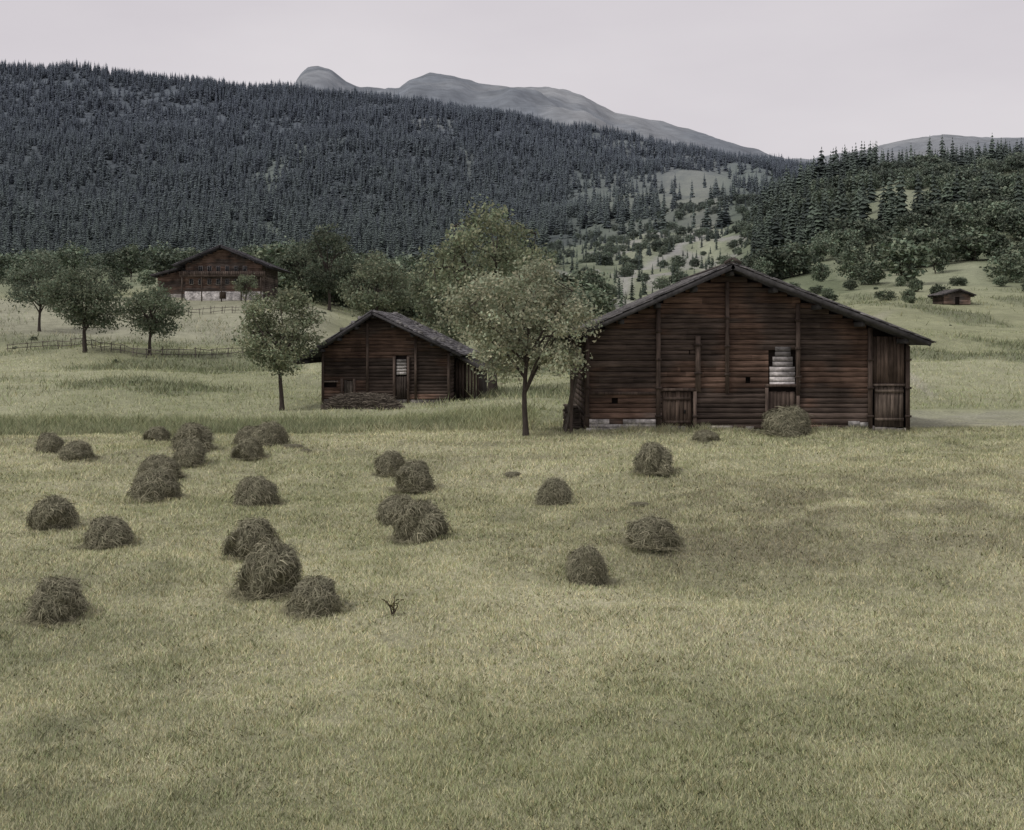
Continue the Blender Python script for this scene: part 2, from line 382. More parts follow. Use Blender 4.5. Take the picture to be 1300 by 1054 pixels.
plant_tree('deciduous_tree', -232, 200, tree(32, 15, 2, 10, 58, 160, .36, (.13, .155, .11), .18, 0, .3))
plant_tree('deciduous_tree', -268, 210, tree(33, 11, 1.5, 9, 48, 150, .36, (.13, .155, .11), .18, 0, .3))
plant_tree('deciduous_tree', -80, 128, tree(34, 13, 1.5, 10, 60, 180, .28, (.19, .215, .145), .16, 0, .25))
plant_tree('deciduous_tree', -338, 176, tree(35, 4.4, 1, 3.8, 26, 110, .2, (.17, .195, .13), .2, 0, .12))

BRO = [tree(50+i, 1., .05, w, 34, 60, .07, (.145, .178, .12), .23, 0, .02, lm=M_bush) for i, w in enumerate([.95, .8, 1.1, .7])]

def sample(n, d0, d1, u0, u1):
    d = np.sqrt(R.uniform(d0*d0, d1*d1, n)); u = R.uniform(u0, u1, n); return u, d
def place(u, d):
    x = u/K*d; return np.stack([x, d, zfun(x, d)-.3], 1)
def scl(h, wide=1.):
    w = h*wide*R.uniform(.8, 1.25, len(h)); return np.stack([w, w, h], 1)
def rot(n, tilt=.0):
    return np.stack([R.normal(size=n)*tilt, R.normal(size=n)*tilt, R.uniform(0, 6.28, n)], 1)
u, d = sample(38000, 770, 2040, -800, 1000)
x = u/K*d
nz = fbm(x/90, d/120, 71, 4)
den = np.where(u < 70, .98, np.where(u < 190, .8, np.where(u < 330, .4, .6)))
den = np.where((d < 930) & (u > 40) & (u < 330), .12, den)
den = np.where((d > 1720) & (u > 70), .9, den)
den = den*np.clip(1-clearings(u, d)*.95, .1, 1)
den = np.where(u > 70, den*np.clip((nz-.3)*4, .1, 1.2), den*np.clip((nz-.2)*8, .4, 1))
keep = (R.rand(len(u)) < den)
u, d = u[keep], d[keep]
P1 = place(u, d); h1 = R.uniform(12, 20, len(u))*(.8+.4*fbm(P1[:, 0]/60, P1[:, 1]/60, 73, 2))
u, d = sample(3000, 420, 720, 305, 1000)
x = u/K*d; nz = fbm(x/26, d/50, 81, 3)
keep = R.rand(len(u)) < np.clip((nz-.49)*8, .02, .95)*np.where(d > 540, 1, .5)*np.where((u > 430) & (d > 520) & (d < 600), .15, 1)
keep |= (u < 400) & (R.rand(len(u)) < .3)
u, d = u[keep], d[keep]; P2 = place(u, d); h2 = R.uniform(7, 16, len(u))*(.7+1.1*fbm(P2[:, 0]/22, P2[:, 1]/30, 83, 2))
u, d = sample(420, 260, 900, 60, 340); P3 = place(u, d); h3 = R.uniform(1.5, 8, len(u))
P = np.concatenate([P1, P2, P3]); h = np.concatenate([h1, h2, h3])
scatter('conifer_forest', P, rot(len(P), .03), scl(h, 1.15), R.randint(0, 5, len(P)), CON)

L_ = []
u, d = sample(700, 270, 480, 300, 900); x = u/K*d; k = R.rand(len(u)) < np.clip((fbm(x/24, d/34, 91, 3)-.475)*8, 0.015, 1)*np.clip((d-260)/110, .1, 1)
L_.append((u[k], d[k], 4, 12))
u, d = sample(800, 480, 640, 300, 900); x = u/K*d; k = R.rand(len(u)) < np.clip((fbm(x/30, d/34, 92, 3)-.53)*8, 0.02, .9)
L_.append((u[k], d[k], 3, 10))
u, d = sample(420, 240, 780, -900, 60); k = R.rand(len(u)) < .6; L_.append((u[k], d[k], 4, 12))
u, d = sample(170, 215, 330, -320, 110); L_.append((u, d, 4, 11))
u, d = sample(800, 250, 1000, 50, 330); x = u/K*d; k = R.rand(len(u)) < np.clip((fbm(x/26, d/50, 93, 3)-.44)*5, .06, 1); L_.append((u[k], d[k], 1.5, 7))
u, d = sample(30, 190, 300, 330, 800); L_.append((u, d, .8, 3.5))
u, d = sample(40, 84, 240, -640, 640); L_.append((u, d, .3, .8))
P = np.concatenate([place(a, b) for a, b, _, _ in L_]); h = np.concatenate([R.uniform(c, e, len(a)) for a, b, c, e in L_])
scatter('broadleaf_thicket', P, rot(len(P), .05), scl(h, 1.15), R.randint(0, 4, len(P)), BRO)

# ------------------------------------------------------------------ grass: one mesh of blades
def blades(d, u, ln, wd, gain=1.5, keepout=True, lean_=(.2, 1.3), tc=1.):
    x = u/K*d
    x = x+R.normal(size=len(x))*.02; y = d
    if keepout:
        inb = ((x > 2.9) & (x < 16.3) & (y > 47.9) & (y < 60)) | ((x > -12.3) & (x < -3.7) & (y > 75) & (y < 85)) | ((y > 50) & (y < 63) & (x > 16.5))
        x, y, ln, wd = x[~inb], y[~inb], ln[~inb], wd[~inb]
    n = len(x); z = zfun(x, y)
    t = (vnoise(x/.3, y/.3, 201)**1.6*1.1+fbm(x/1.1, y/1.1, 202, 2)*.7)
    ln = ln*(1+tc*(t-.6))*R.uniform(.5, 1.5, n)
    ln = np.maximum(ln, .006)
    a = R.uniform(0, 6.28, n); lean = R.uniform(lean_[0], lean_[1], n); dx = np.cos(a); dy = np.sin(a)
    b = R.uniform(-1, 1, n)*.6; wx = np.cos(b); wy = np.sin(b)
    B0 = np.stack([x-wx*wd, y-wy*wd, z-.01], 1); B1 = np.stack([x+wx*wd, y+wy*wd, z-.01], 1)
    T_ = np.stack([x+dx*ln*lean, y+dy*ln*lean, z+ln], 1)
    c = ground_colour(x, y, np.clip(y, 12.5, 3000), x/np.clip(y, 12.5, None)*K)
    q = R.rand(n)[:, None]
    c = c*gain*(.62+.76*R.rand(n)[:, None])*np.where(q < .14, np.array([1.25, 1.15, 1.05]), np.where(q > .7, np.array([.8, .9, .75]), 1.))
    V = np.stack([B0, B1, T_], 1).reshape(-1, 3)
    return V, np.repeat(c, 3, 0)
vs = []; cs_ = []
n = 560000; d = np.exp(R.uniform(math.log(11), math.log(50), n)); u = R.uniform(-760, 760, n)
a_, b_ = blades(d, u, .046*(.8+d/60), .0035+.00022*d, 1.5); vs.append(a_); cs_.append(b_)
# broad-leaved meadow herbs, darker
n = 42000; d = np.exp(R.uniform(math.log(11), math.log(50), n)); u = R.uniform(-760, 760, n); x = u/K*d
k = fbm(x/1.2, d/1.2, 231, 3) > .47; d, u = d[k], u[k]
a_, b_ = blades(d, u, np.full(len(d), .05), .010+.0004*d, .85, lean_=(.8, 2.2)); vs.append(a_); cs_.append(b_)
n = 60000; d = R.uniform(49, 64, n); u = R.uniform(-720, 30, n)
a_, b_ = blades(d, u, .20+.12*vnoise(u/15, d/3, 5), np.full(n, .014), 1.25); vs.append(a_); cs_.append(b_)
n = 110000; d = 50+90*R.rand(n)**1.3; u = R.uniform(-720, 720, n)
a_, b_ = blades(d, u, np.full(n, .12), .010+.0001*d, 1.4); vs.append(a_); cs_.append(b_)
n = 110000; d = np.exp(R.uniform(math.log(64), math.log(240), n)); u = R.uniform(-720, 720, n); x = u/K*d
k = R.rand(n) < uncut(x, d)*.8+.03; d, u = d[k], u[k]
a_, b_ = blades(d, u, .25+.0008*d, .014+.0002*d, 1.15); vs.append(a_); cs_.append(b_)
n = 5000; y_ = 47.85-R.rand(n)**2*.9; x_ = R.uniform(2.4, 16.6, n)
a_, b_ = blades(y_, x_/y_*K, np.full(n, .15)*(.4+vnoise(x_*1.5, y_, 9)*1.3), np.full(n, .012), 1.0); vs.append(a_); cs_.append(b_)
V = np.concatenate(vs); Cc = np.concatenate(cs_)
mb = MB(); mb.add(V, np.arange(len(V)).reshape(-1, 3), Cc); obj('grass', mb.mesh('grass', [M_grass]))

# ------------------------------------------------------------------ hay piles
def haypile(seed, strands=2400, hgt=.78, ex=.72):
    r = np.random.RandomState(seed); mb = MB()
    ox, oy = r.uniform(-.07, .07, 2)
    def surf(th, ph):
        c = np.cos(ph)**ex; s_ = np.sin(ph)**.85
        lump = 1+.28*(vnoise(np.cos(th)*1.7+seed*3+7, np.sin(th)*1.7+ph*2.2+7, seed)-.5)*2+.1*(vnoise(np.cos(th)*5+9, np.sin(th)*5+ph*6+3, seed+5)-.5)*2
        return np.stack([.5*c*np.cos(th)*lump+ox*s_, .5*c*np.sin(th)*lump+oy*s_, hgt*s_*(.86+.18*lump)-.03], -1)
    th, ph = np.meshgrid(np.linspace(0, 2*math.pi, 29), np.linspace(0, math.pi/2, 13), indexing='ij')
    V = surf(th, ph)*.97; V[-1] = V[0]; idx = np.arange(29*13).reshape(29, 13)
    F = np.stack([idx[:-1, :-1], idx[1:, :-1], idx[1:, 1:], idx[:-1, 1:]], -1).reshape(-1, 4)
    mb.add(V, F, (.10, .095, .062))
    m = strands; th = r.uniform(0, 2*math.pi, m); ph = np.arcsin(r.rand(m)**.8)
    p0 = surf(th, ph); e = 1e-2
    dth = surf(th+e, ph)-p0; dth /= np.linalg.norm(dth, axis=1)[:, None]+1e-9
    dph = p0-surf(th, np.clip(ph+e, 0, 1.57)); dph /= np.linalg.norm(dph, axis=1)[:, None]+1e-9
    nrm = np.cross(dth, -dph); nrm /= np.linalg.norm(nrm, axis=1)[:, None]+1e-9
    out = np.sign((nrm*p0).sum(1))[:, None]; nrm = nrm*out
    an = r.normal(size=m)*.85+np.where(r.rand(m) < .35, 1.5, 0); tdir = dph*np.cos(an)[:, None]+dth*np.sin(an)[:, None]
    l = r.uniform(.07, .22, m)[:, None]; lift = r.uniform(-.01, .02, m)[:, None]; stray = (r.rand(m) < .07)[:, None]*r.uniform(.0, .06, m)[:, None]
    a0 = p0+nrm*lift*.4; a1 = a0+tdir*l*.5+nrm*(.012+lift+stray*.5); a2 = a0+tdir*l+nrm*(stray-.01)+np.array([0, 0, -.25])*l*r.rand(m)[:, None]
    a2[:, 2] = np.maximum(a2[:, 2], .0)
    wd = np.cross(tdir, nrm)*(r.uniform(.003, .008, m)[:, None])
    V = np.stack([a0-wd, a0+wd, a1-wd, a1+wd, a2-wd*.5, a2+wd*.5], 1).reshape(-1, 3)
    b = np.arange(m)*6; F = np.concatenate([np.stack([b, b+1, b+3, b+2], 1), np.stack([b+2, b+3, b+5, b+4], 1)])
    q = r.rand(m)[:, None]; c = np.array([.30, .28, .20])*(1-q)+np.array([.165, .165, .11])*q
    c = c*r.uniform(.6, 1.3, m)[:, None]
    mb.add(V, F, np.repeat(c, 6, 0))
    m = 700; th = r.uniform(0, 6.28, m); rr = .48+np.abs(r.normal(size=m))*.16; p = np.stack([rr*np.cos(th), rr*np.sin(th), r.uniform(.01, .07, m)], 1)
    a = r.uniform(0, 6.28, m); t = np.stack([np.cos(a), np.sin(a), r.uniform(-.1, .25, m)], 1)*r.uniform(.05, .12, m)[:, None]; w_ = np.stack([-np.sin(a), np.cos(a), 0*a], 1)*.005
    V = np.stack([p-t-w_, p-t+w_, p+t+w_, p+t-w_], 1).reshape(-1, 3)
    mb.add(V, np.arange(4*m).reshape(-1, 4), np.repeat(np.array([.27, .255, .17])*r.uniform(.6, 1.3, m)[:, None], 4, 0))
    return mb.mesh('hay_pile', [M_hay])
HP = [haypile(i, hgt=hh, ex=e) for i, (hh, e) in enumerate([(.8, .7), (.74, .6), (.84, .85), (.7, .75), (.78, .65), (.76, .95), (.72, .55), (.8, 1.)])]
piles = [(-578, 22, .95, 1.), (-250, 22.1, .9, .95), (-308, 23.4, 1.12, 1.05), (-328, 26.5, 1.08, 1.), (-513, 27.8, 1.03, .85), (-582, 30, 1.1, .9), (-117, 28.2, 1.12, 1.05), (-142, 30.5, .98, 1.),
  (96, 24.5, .86, 1.1), (177, 27, 1.05, .75), (-323, 33.2, 1.1, .95), (54, 33.2, .95, .95), (180, 37.2, 1.12, 1.05), (-452, 34.4, 1.2, 1.), (-123, 36.3, 1.18, .9), (-154, 38.8, .92, 1.),
  (-447, 37.8, 1.15, .85), (-412, 39.6, 1.1, 1.), (-334, 41.2, .98, .9), (-554, 40, .96, .85), (-590, 41.5, .95, .9), (-405, 42.6, 1.2, .95), (-330, 44.6, 1.1, .85), (-305, 43.8, 1.25, .85), (-450, 45.6, .9, .75),
  (247, 44.2, .85, .65), (353, 46.2, 1.8, .85)]
for i, (u, d, w_, hs) in enumerate(piles):
    x, y = site(u, d)
    o = obj('hay_pile', HP[(i*5+i//3) % 8], (x, y, zz(x, y)-.02), rz=R.uniform(0, 6.28), sc=(w_, w_*R.uniform(.85, 1.1), w_*hs*(1 if i != 26 else .85)))
    o.rotation_euler[0] = R.uniform(-.08, .08); o.rotation_euler[1] = R.uniform(-.08, .08)
for (u, d, w_) in [(-280, 43.2, .8), (162, 32.6, .55), (0, 38.6, .7), (-262, 42.6, .5)]:
    x, y = site(u, d); obj('hay_scrap', HP[3], (x, y, zz(x, y)-.03), rz=R.uniform(0, 6), sc=(w_, w_*.8, .18))
mb = MB()
for a, l in [(.2, .28), (1.4, .35), (2.6, .2), (3.9, .3), (5.1, .24)]:
    t = np.array([math.cos(a)*.45, math.sin(a)*.3, 1]); mb.tube([(0, 0, -.03), tuple(t*l*.5+[.02, 0, 0]), tuple(t*l)], [.014, .01, .003], (.06, .045, .035), 5)
    for q in (.4, .65, .85):
        p = t*l*q; e_ = np.array([math.cos(a+q*7), math.sin(a+q*7), .6])*.08
        mb.tube([p, p+e_], [.007, .002], (.07, .055, .04), 4)
        mb.add([p+e_*.6, p+e_+[.03, 0, .01], p+e_*1.6, p+e_+[-.03, 0, .01]], [(0, 1, 2, 3)], (.11, .1, .05))
x, y = site(-152, 21.8); obj('dry_weed', mb.mesh('dry_weed', [M_bark]), (x, y, zz(x, y)))

# ------------------------------------------------------------------ timber buildings
def prof(x, p): return np.interp(x, [p['el'][0], p['pk'][0], p['er'][0]], [p['el'][1], p['pk'][1], p['er'][1]])
def tint(x, z, seed):
    f = fbm(np.array([x/2.3+seed]), np.array([z/1.1]), 300+seed, 3)[0]
    return np.array([1, 1, 1])*(.55+.9*f) if f < .52 else np.array([1.25, 1.07, .97])*(.55+.9*f)
def log_front(mb, p, y, zlo, col, lh=.24, dp=.09, holes=(), seed=1, jitter=.012):
    r = np.random.RandomState(seed); z = zlo
    while z < p['pk'][1]-.35:
        h = lh*r.uniform(.75, 1.2); zt = z+h
        xs = np.linspace(p['xl'], p['xr'], 400); ok = prof(xs, p)-p['th']-.03 > z+h*.75
        if ok.any():
            x0, x1 = xs[ok][0], xs[ok][-1]
            segs = [(x0, x1)]
            for (a, b, c, e) in holes:
                if zt > c+.03 and z < e-.03:
                    ns = []
                    for (q0, q1) in segs:
                        if b <= q0 or a >= q1: ns.append((q0, q1))
                        else:
                            if a > q0: ns.append((q0, a))
                            if b < q1: ns.append((b, q1))
                    segs = ns
            for (q0, q1) in segs:
                cuts = [q0]+sorted([q0+(q1-q0)*t for t in r.rand(3 if q1-q0 > 5 else 0)])+[q1]
                for a, b in zip(cuts[:-1], cuts[1:]):
                    if b-a < .05: continue
                    t = r.uniform(.7, 1.35)*(1.5 if z < .7 else 1)
                    yo = r.uniform(-jitter, jitter); sag = r.uniform(-.01, .01)
                    k = max(2, int((b-a)/.5)+1); X_ = np.linspace(a+.002, b-.002, k); V = []; Cl = []
                    ch = .014
                    for xx_ in X_:
                        dz = sag*(1-2*(xx_-a)/(b-a)); c = np.array(col)*t*tint(xx_, z, seed)
                        V += [(xx_, y+.05, z+dz), (xx_, y-dp+ch+yo, z+.005+dz), (xx_, y-dp+yo, z+ch+dz), (xx_, y-dp+yo-.006, zt-ch-.009+dz), (xx_, y-dp+ch+yo, zt-.010+dz), (xx_, y+.05, zt-.009+dz)]
                        Cl += [c]*6
                    F = [(m_*6+i, m_*6+i+1, m_*6+i+7, m_*6+i+6) for m_ in range(k-1) for i in range(5)]
                    Cl = np.array(Cl)
                    mb.add(V, F, Cl)
                    for m_ in (0, k-1): mb.add(V[m_*6:m_*6+6], [(0, 1, 4), (1, 2, 3), (1, 3, 4), (0, 4, 5)], Cl[:6])
        z = zt
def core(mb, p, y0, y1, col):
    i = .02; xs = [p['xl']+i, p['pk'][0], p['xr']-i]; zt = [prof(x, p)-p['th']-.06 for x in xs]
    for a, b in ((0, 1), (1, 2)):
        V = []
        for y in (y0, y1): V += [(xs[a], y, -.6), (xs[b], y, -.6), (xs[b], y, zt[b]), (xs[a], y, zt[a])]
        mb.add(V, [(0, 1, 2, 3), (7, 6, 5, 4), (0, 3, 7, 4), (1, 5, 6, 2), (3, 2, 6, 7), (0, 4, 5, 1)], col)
def side_logs(mb, p, xw, sg, y0, y1, col, seed=3, lh=.24):
    r = np.random.RandomState(seed); z = .2; top = prof(xw, p)-p['th']-.05
    while z < top:
        h = lh*r.uniform(.9, 1.1); x = xw+sg*r.uniform(.0, .02)
        mb.bx(min(x, x-sg*.1)-.0, max(x, x-sg*.1), y0, y1, z+.006, min(z+h-.012, top+.2), np.array(col)*r.uniform(.6, 1.4)); z += h
def roof(mb, p, y0, y1, col, rowp=.32, wd=.22, seed=5):
    r = np.random.RandomState(seed); th = p['th']
    for e in ('el', 'er'):
        A = np.array([p['pk'][0], 0, p['pk'][1]]); B = np.array([p[e][0], 0, p[e][1]]); v = B-A; Ls = np.linalg.norm(v); v /= Ls
        nrm = np.array([-v[2], 0, v[0]]); nrm *= np.sign(nrm[2])
        cen = (A+B)/2-nrm*(th*.5+.03); ym = (y0+y1)/2
        mb.box((cen[0], ym, cen[2]), v*(Ls/2-.01), (0, (y1-y0)/2-.04, 0), nrm*(th*.5-.01), np.array(col)*.45)
        k = int(Ls/rowp)
        for i in range(k+1):
            c0 = A+v*(min(i*rowp+rowp*.55, Ls-.02)); y = y0
            while y < y1:
                w_ = wd*r.uniform(.6, 1.5); w_ = min(w_, y1-y)
                if w_ < .03: break
                cc = c0-nrm*(.012)+nrm*r.uniform(0, .03)
                vv = v*math.cos(.09)+nrm*math.sin(.09)*.5
                ov = r.uniform(-.04, .04); fo = r.uniform(-.06, .02) if y == y0 else 0
                mb.box((cc[0]+v[0]*ov, y+w_/2+fo, cc[2]+v[2]*ov), vv*(rowp*.62), (0, w_/2-.006, 0), nrm*.02, np.array(col)*r.uniform(.5, 1.5)); y += w_
        q = (A+B)/2-nrm*(th*.55+.05); mb.box((q[0], y0-.035, q[2]), v*(Ls/2), (0, .03, 0), nrm*(th*.5+.0), np.array(col)*.4)
        q = (A+B)/2+nrm*.05; k2 = 5
        for m_ in range(k2):
            f0 = (m_+.5)/k2-.5; qq = q+v*Ls*f0; mb.box((qq[0], y0+.14+r.uniform(-.03, .03), qq[2]), v*(Ls/k2/2*.98)+nrm*r.uniform(-.02, .02), (0, .05, 0), nrm*.025, np.array(col)*r.uniform(.8, 1.3))
    for f in np.linspace(.0, 1, 5):
        for e in ('el', 'er'):
            x = p['pk'][0]+(p[e][0]-p['pk'][0])*f*.88; z = prof(x, p)-th-.2
            if f == 0 and e == 'er': continue
            mb.bx(x-.09, x+.09, y0+.15, y1-.15, z-.1, z+.08, np.array(col)*.4)
WD = np.array((.066, .050, .0415))

def new_empty(name, loc, rz=0):
    o = bpy.data.objects.new(name, None); link(o); o.location = loc; o.rotation_euler = (0, 0, rz); return o

# ---- big barn
E = new_empty('wooden_barn', (9.56, 48, -3.9))
p = dict(xl=-6.6, xr=6.62, el=(-7.43, 3.95), pk=(-.78, 6.9), er=(7.14, 3.8), th=.17)
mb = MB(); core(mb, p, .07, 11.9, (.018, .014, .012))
holes = [(-3.45, -2.2, 0, 1.75), (.88, 2.0, 0, 3.42), (5.08, 6.62, 0, 9), (-5.5, -5.25, 1.3, 1.42), (-.05, .15, 2.1, 2.25)]
log_front(mb, p, 0, .22, WD, holes=holes, seed=11, lh=.22)
side_logs(mb, p, -6.6, -1, -.05, 12, WD*.9); side_logs(mb, p, 6.62, 1, -.05, 12, WD)
obj('log_walls', mb.mesh('log_walls', [M_wood]), parent=E)
mb = MB(); roof(mb, p, -1.2, 12.7, (.14, .135, .135)); mb.bx(-.9, -.66, -1.2, 12.7, 6.9, 6.97, (.09, .08, .075))
mb.box((-.95, -1.2, 7.0), (.16, 0, .1), (0, .03, 0), (-.03, 0, .05), (.07, .06, .055)); mb.box((-.62, -1.24, 7.0), (.16, 0, -.1), (0, .03, 0), (.03, 0, .05), (.07, .06, .055))
obj('shingle_roof', mb.mesh('shingle_roof', [M_shingle]), parent=E)
mb = MB(); rr = np.random.RandomState(4)
def post(x, z0, z1, w=.16, c=1., y=-.15):
    mb.bx(x-w/2, x+w/2, y-.05, -.108, z0, z1, WD*1.1*c)
for (x, a, b, w_, c) in [(-3.61, 0, 5.1, .17, 1.25), (-.81, 1.7, 6.2, .15, 1.2), (-2.0, 1.75, 4.0, .2, 1.7), (2.07, 1.6, 5.3, .16, 1.2), (5.0, 0, 4.35, .17, 1.2), (-6.5, 0, 3.9, .16, 1), (-2.12, 0, 1.75, .13, 1.8), (.8, 0, 1.9, .12, 1.6), (2.07, 0, 1.58, .12, 1.6), (6.53, 0, 3.6, .16, 1.)]:
    post(x, a, b, w_, c)
    for z in np.arange(a+.7, b-.3, 1.15): mb.bx(x-w_*.8, x+w_*.8, -.25, -.202, z, z+.09, WD*.8)
for (x0, x1, z) in [(-3.5, -2.1, 1.76), (.75, 2.12, 1.93), (-6.6, -3.7, 1.62)]: mb.bx(x0, x1, -.19, -.12, z, z+.12, WD*1.2)
obj('posts_and_lintels', mb.mesh('posts', [M_plank]), parent=E)
mb = MB()
def planks(x0, x1, z0, z1, col, w=.17, y=-.04, th=.03, var=.35):
    x = x0
    while x < x1-.02:
        ww = min(w*rr.uniform(.8, 1.2), x1-x); mb.bx(x+.006, x+ww-.006, y-th, y+rr.uniform(.0, .01), z0+rr.uniform(0, .02), z1-rr.uniform(0, .03), np.array(col)*rr.uniform(1-var, 1+var)); x += ww
planks(-3.44, -2.24, .12, 1.74, (.10, .074, .058)); planks(.9, 1.98, .35, 1.75, (.09, .068, .055))
planks(5.1, 6.42, 2.05, 4.0, (.09, .067, .054), y=-.05); planks(5.2, 6.38, .3, 1.95, (.10, .08, .065), y=-.05)
for z in (.55, 1.7): mb.bx(5.2, 6.38, -.125, -.085, z, z+.12, (.13, .105, .085))
for z in (.45, 1.4): mb.bx(-3.4, -2.3, -.11, -.075, z, z+.11, (.07, .053, .043))
mb.bx(5.1, 6.45, -.16, -.06, 1.96, 2.06, (.12, .095, .08)); mb.bx(-2.55, -2.5, -.14, -.075, .85, 1.0, (.02, .02, .02))
obj('doors', mb.mesh('doors', [M_plank]), parent=E)
mb = MB()
for i, z in enumerate(np.arange(1.95, 3.4, .205)):
    k = .0 if z < 2.6 else .12+(.1 if z > 3 else 0)
    mb.bx(.93+k, 1.95-k*.8, -.12-rr.uniform(0, .02), -.05, z, z+.185, np.array((.55, .52, .51))*((1, .9, .85, .75, .5, .35, .2)[min(i, 6)])*rr.uniform(.85, 1.1))
obj('whitewashed_boards', mb.mesh('whitewashed_boards', [M_stone]), parent=E)
mb = MB(); x = -6.6
while x < 6.6:
    w_ = rr.uniform(.2, .55); hh = rr.uniform(.2, .4); f = .45+.9*vnoise(x/1.3, 0, 12); c = np.array((.26, .24, .22))*rr.uniform(.6, 1.15)*f
    mb.bx(x, min(x+w_, 6.62)-.02, -.11-rr.uniform(0, .05), .06, -.5, hh-.04, c)
    x += w_
z = -.1     # rough lime-washed rubble courses at the left corner
while z < .55:
    hh = rr.uniform(.14, .22); x = -6.55
    while x < -3.75:
        w_ = min(rr.uniform(.22, .6), -3.72-x)
        if not (z > .3 and rr.rand() < .35): mb.bx(x+.004, x+w_-.004, -.18-rr.uniform(0, .03), -.12, z, z+hh-.006, np.array((.40, .38, .36))*rr.uniform(.7, 1.05))
        x += w_
    z += hh
for (a, b, z0, z1, c) in [(4.1, 4.55, .3, .55, .26), (4.57, 4.9, .3, .5, .2)]:
    mb.bx(a, b, -.21-rr.uniform(0, .02), -.16, z0, z1, np.array((c, c*.96, c*.92)))
yy = .1
while yy < 11.8:
    w_ = rr.uniform(.4, .8); mb.bx(-6.68, -6.58, yy, yy+w_-.03, -.5, .2, np.array((.16, .15, .14))*rr.uniform(.6, 1.3)); yy += w_
obj('stone_foundation', mb.mesh('stone_foundation', [M_stone]), parent=E)
mb = MB()
for i in range(6):
    y = .3+i*.35; mb.tube([(-7.2-rr.rand()*.25, y, -.05), (-6.75, y+rr.uniform(-.1, .1), 2.9+rr.rand()*.5)], [.045, .03], np.array((.12, .105, .09))*rr.uniform(.6, 1.4), 6)
mb.tube([(-7.15, -.1, -.1), (-7.1, -.1, 3.85)], [.07, .06], (.075, .06, .05), 6)
for i in range(60):
    y = .4+rr.rand()*3; z = rr.rand()*1.0; mb.tube([(-7.25-rr.rand()*.12, y, z), (-6.72, y+rr.uniform(-.05, .05), z+rr.uniform(-.03, .03))], [.06, .06], np.array((.12, .10, .085))*rr.uniform(.5, 1.5), 5)
obj('poles_and_firewood', mb.mesh('poles', [M_bark]), parent=E)

# ---- small barn
E = new_empty('log_barn', (-8.0, 75, -4.15), math.radians(-4))
p = dict(xl=-4.16, xr=4.1, el=(-5.75, 2.65), pk=(-.7, 5.9), er=(4.95, 3.2), th=.16)
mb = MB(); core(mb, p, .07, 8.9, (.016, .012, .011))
log_front(mb, p, 0, .3, WD*.85, holes=[(.6, 1.35, 0, 3.0), (-2.75, -2.1, .3, 1.5), (-4.1, -3.2, 1.2, 1.35)], seed=21, lh=.22)
side_logs(mb, p, -4.16, -1, 0, 9, WD); side_logs(mb, p, 4.1, 1, 0, 9, WD*.8)
obj('log_walls', mb.mesh('log_walls', [M_wood]), parent=E)
mb = MB(); roof(mb, p, -1.1, 9.6, (.15, .145, .15), seed=9)
for i in range(40):
    t = rr.uniform(.03, .95); e = p['el'] if rr.rand() < .4 else p['er']; x = p['pk'][0]+(e[0]-p['pk'][0])*t; z = prof(x, p); q = rr.uniform(.08, .17); y = rr.choice([-.9, 1.5, 4, 6.5])+rr.uniform(-.1, .1)
    mb.box((x, y, z+q*.5), (q, q*.2, 0), (-q*.2, q*.9, 0), (0, q*.1, q*.6), np.array((.17, .165, .16))*rr.uniform(.6, 1.3))
obj('shingle_roof', mb.mesh('shingle_roof', [M_shingle]), parent=E)
mb = MB()
for (x, a, b, c) in [(-4.08, 0, 3.2, 1.2), (-1.2, .3, 5.1, 1.2), (1.9, .3, 4.2, 1.2), (4.0, 0, 3.2, 1.2), (.52, 0, 3, 1.4), (1.42, 0, 3, 1.4), (-2.85, .2, 1.6, 1.5), (-2.05, .2, 1.6, 1.5)]: post(x, a, b, .15, c)
mb.bx(-4.16, -3.1, -.2, -.12, 1.36, 1.46, (.18, .15, .13))
planks(.62, 1.32, .3, 1.75, (.08, .065, .055)); planks(-2.74, -2.12, .3, 1.48, (.11, .095, .08))
obj('posts_and_doors', mb.mesh('posts', [M_plank]), parent=E)
mb = MB()
for i, z in enumerate((1.85, 2.05, 2.25, 2.45, 2.65)): mb.bx(.66, 1.3, -.12, -.04, z, z+.17, np.array((.45, .43, .41))*(1, .9, .75, .5, .3)[i])
x = -4.16
while x < 4.1:
    w_ = rr.uniform(.25, .6); mb.bx(x, min(x+w_, 4.1)-.02, -.10-rr.uniform(0, .04), .06, -.6, .27, np.array((.13, .12, .11))*rr.uniform(.5, 1.2)); x += w_
obj('base_stones', mb.mesh('base', [M_stone]), parent=E)
mb = MB()
for x in np.arange(4.15, 5.7, .2): mb.bx(x, x+.18, 2.0, 2.05, 0, 2.9-(x-4.1)*.5, WD*.8*rr.uniform(.6, 1.4))
mb.box((4.95, 5, 2.65), (1.0, 0, -.5), (0, 3.3, 0), (.03, 0, .06), (.1, .095, .09)); mb.bx(5.6, 5.7, 2.06, 8, 0, 2.0, (.03, .024, .02))
obj('lean_to', mb.mesh('lean_to', [M_plank]), parent=E)

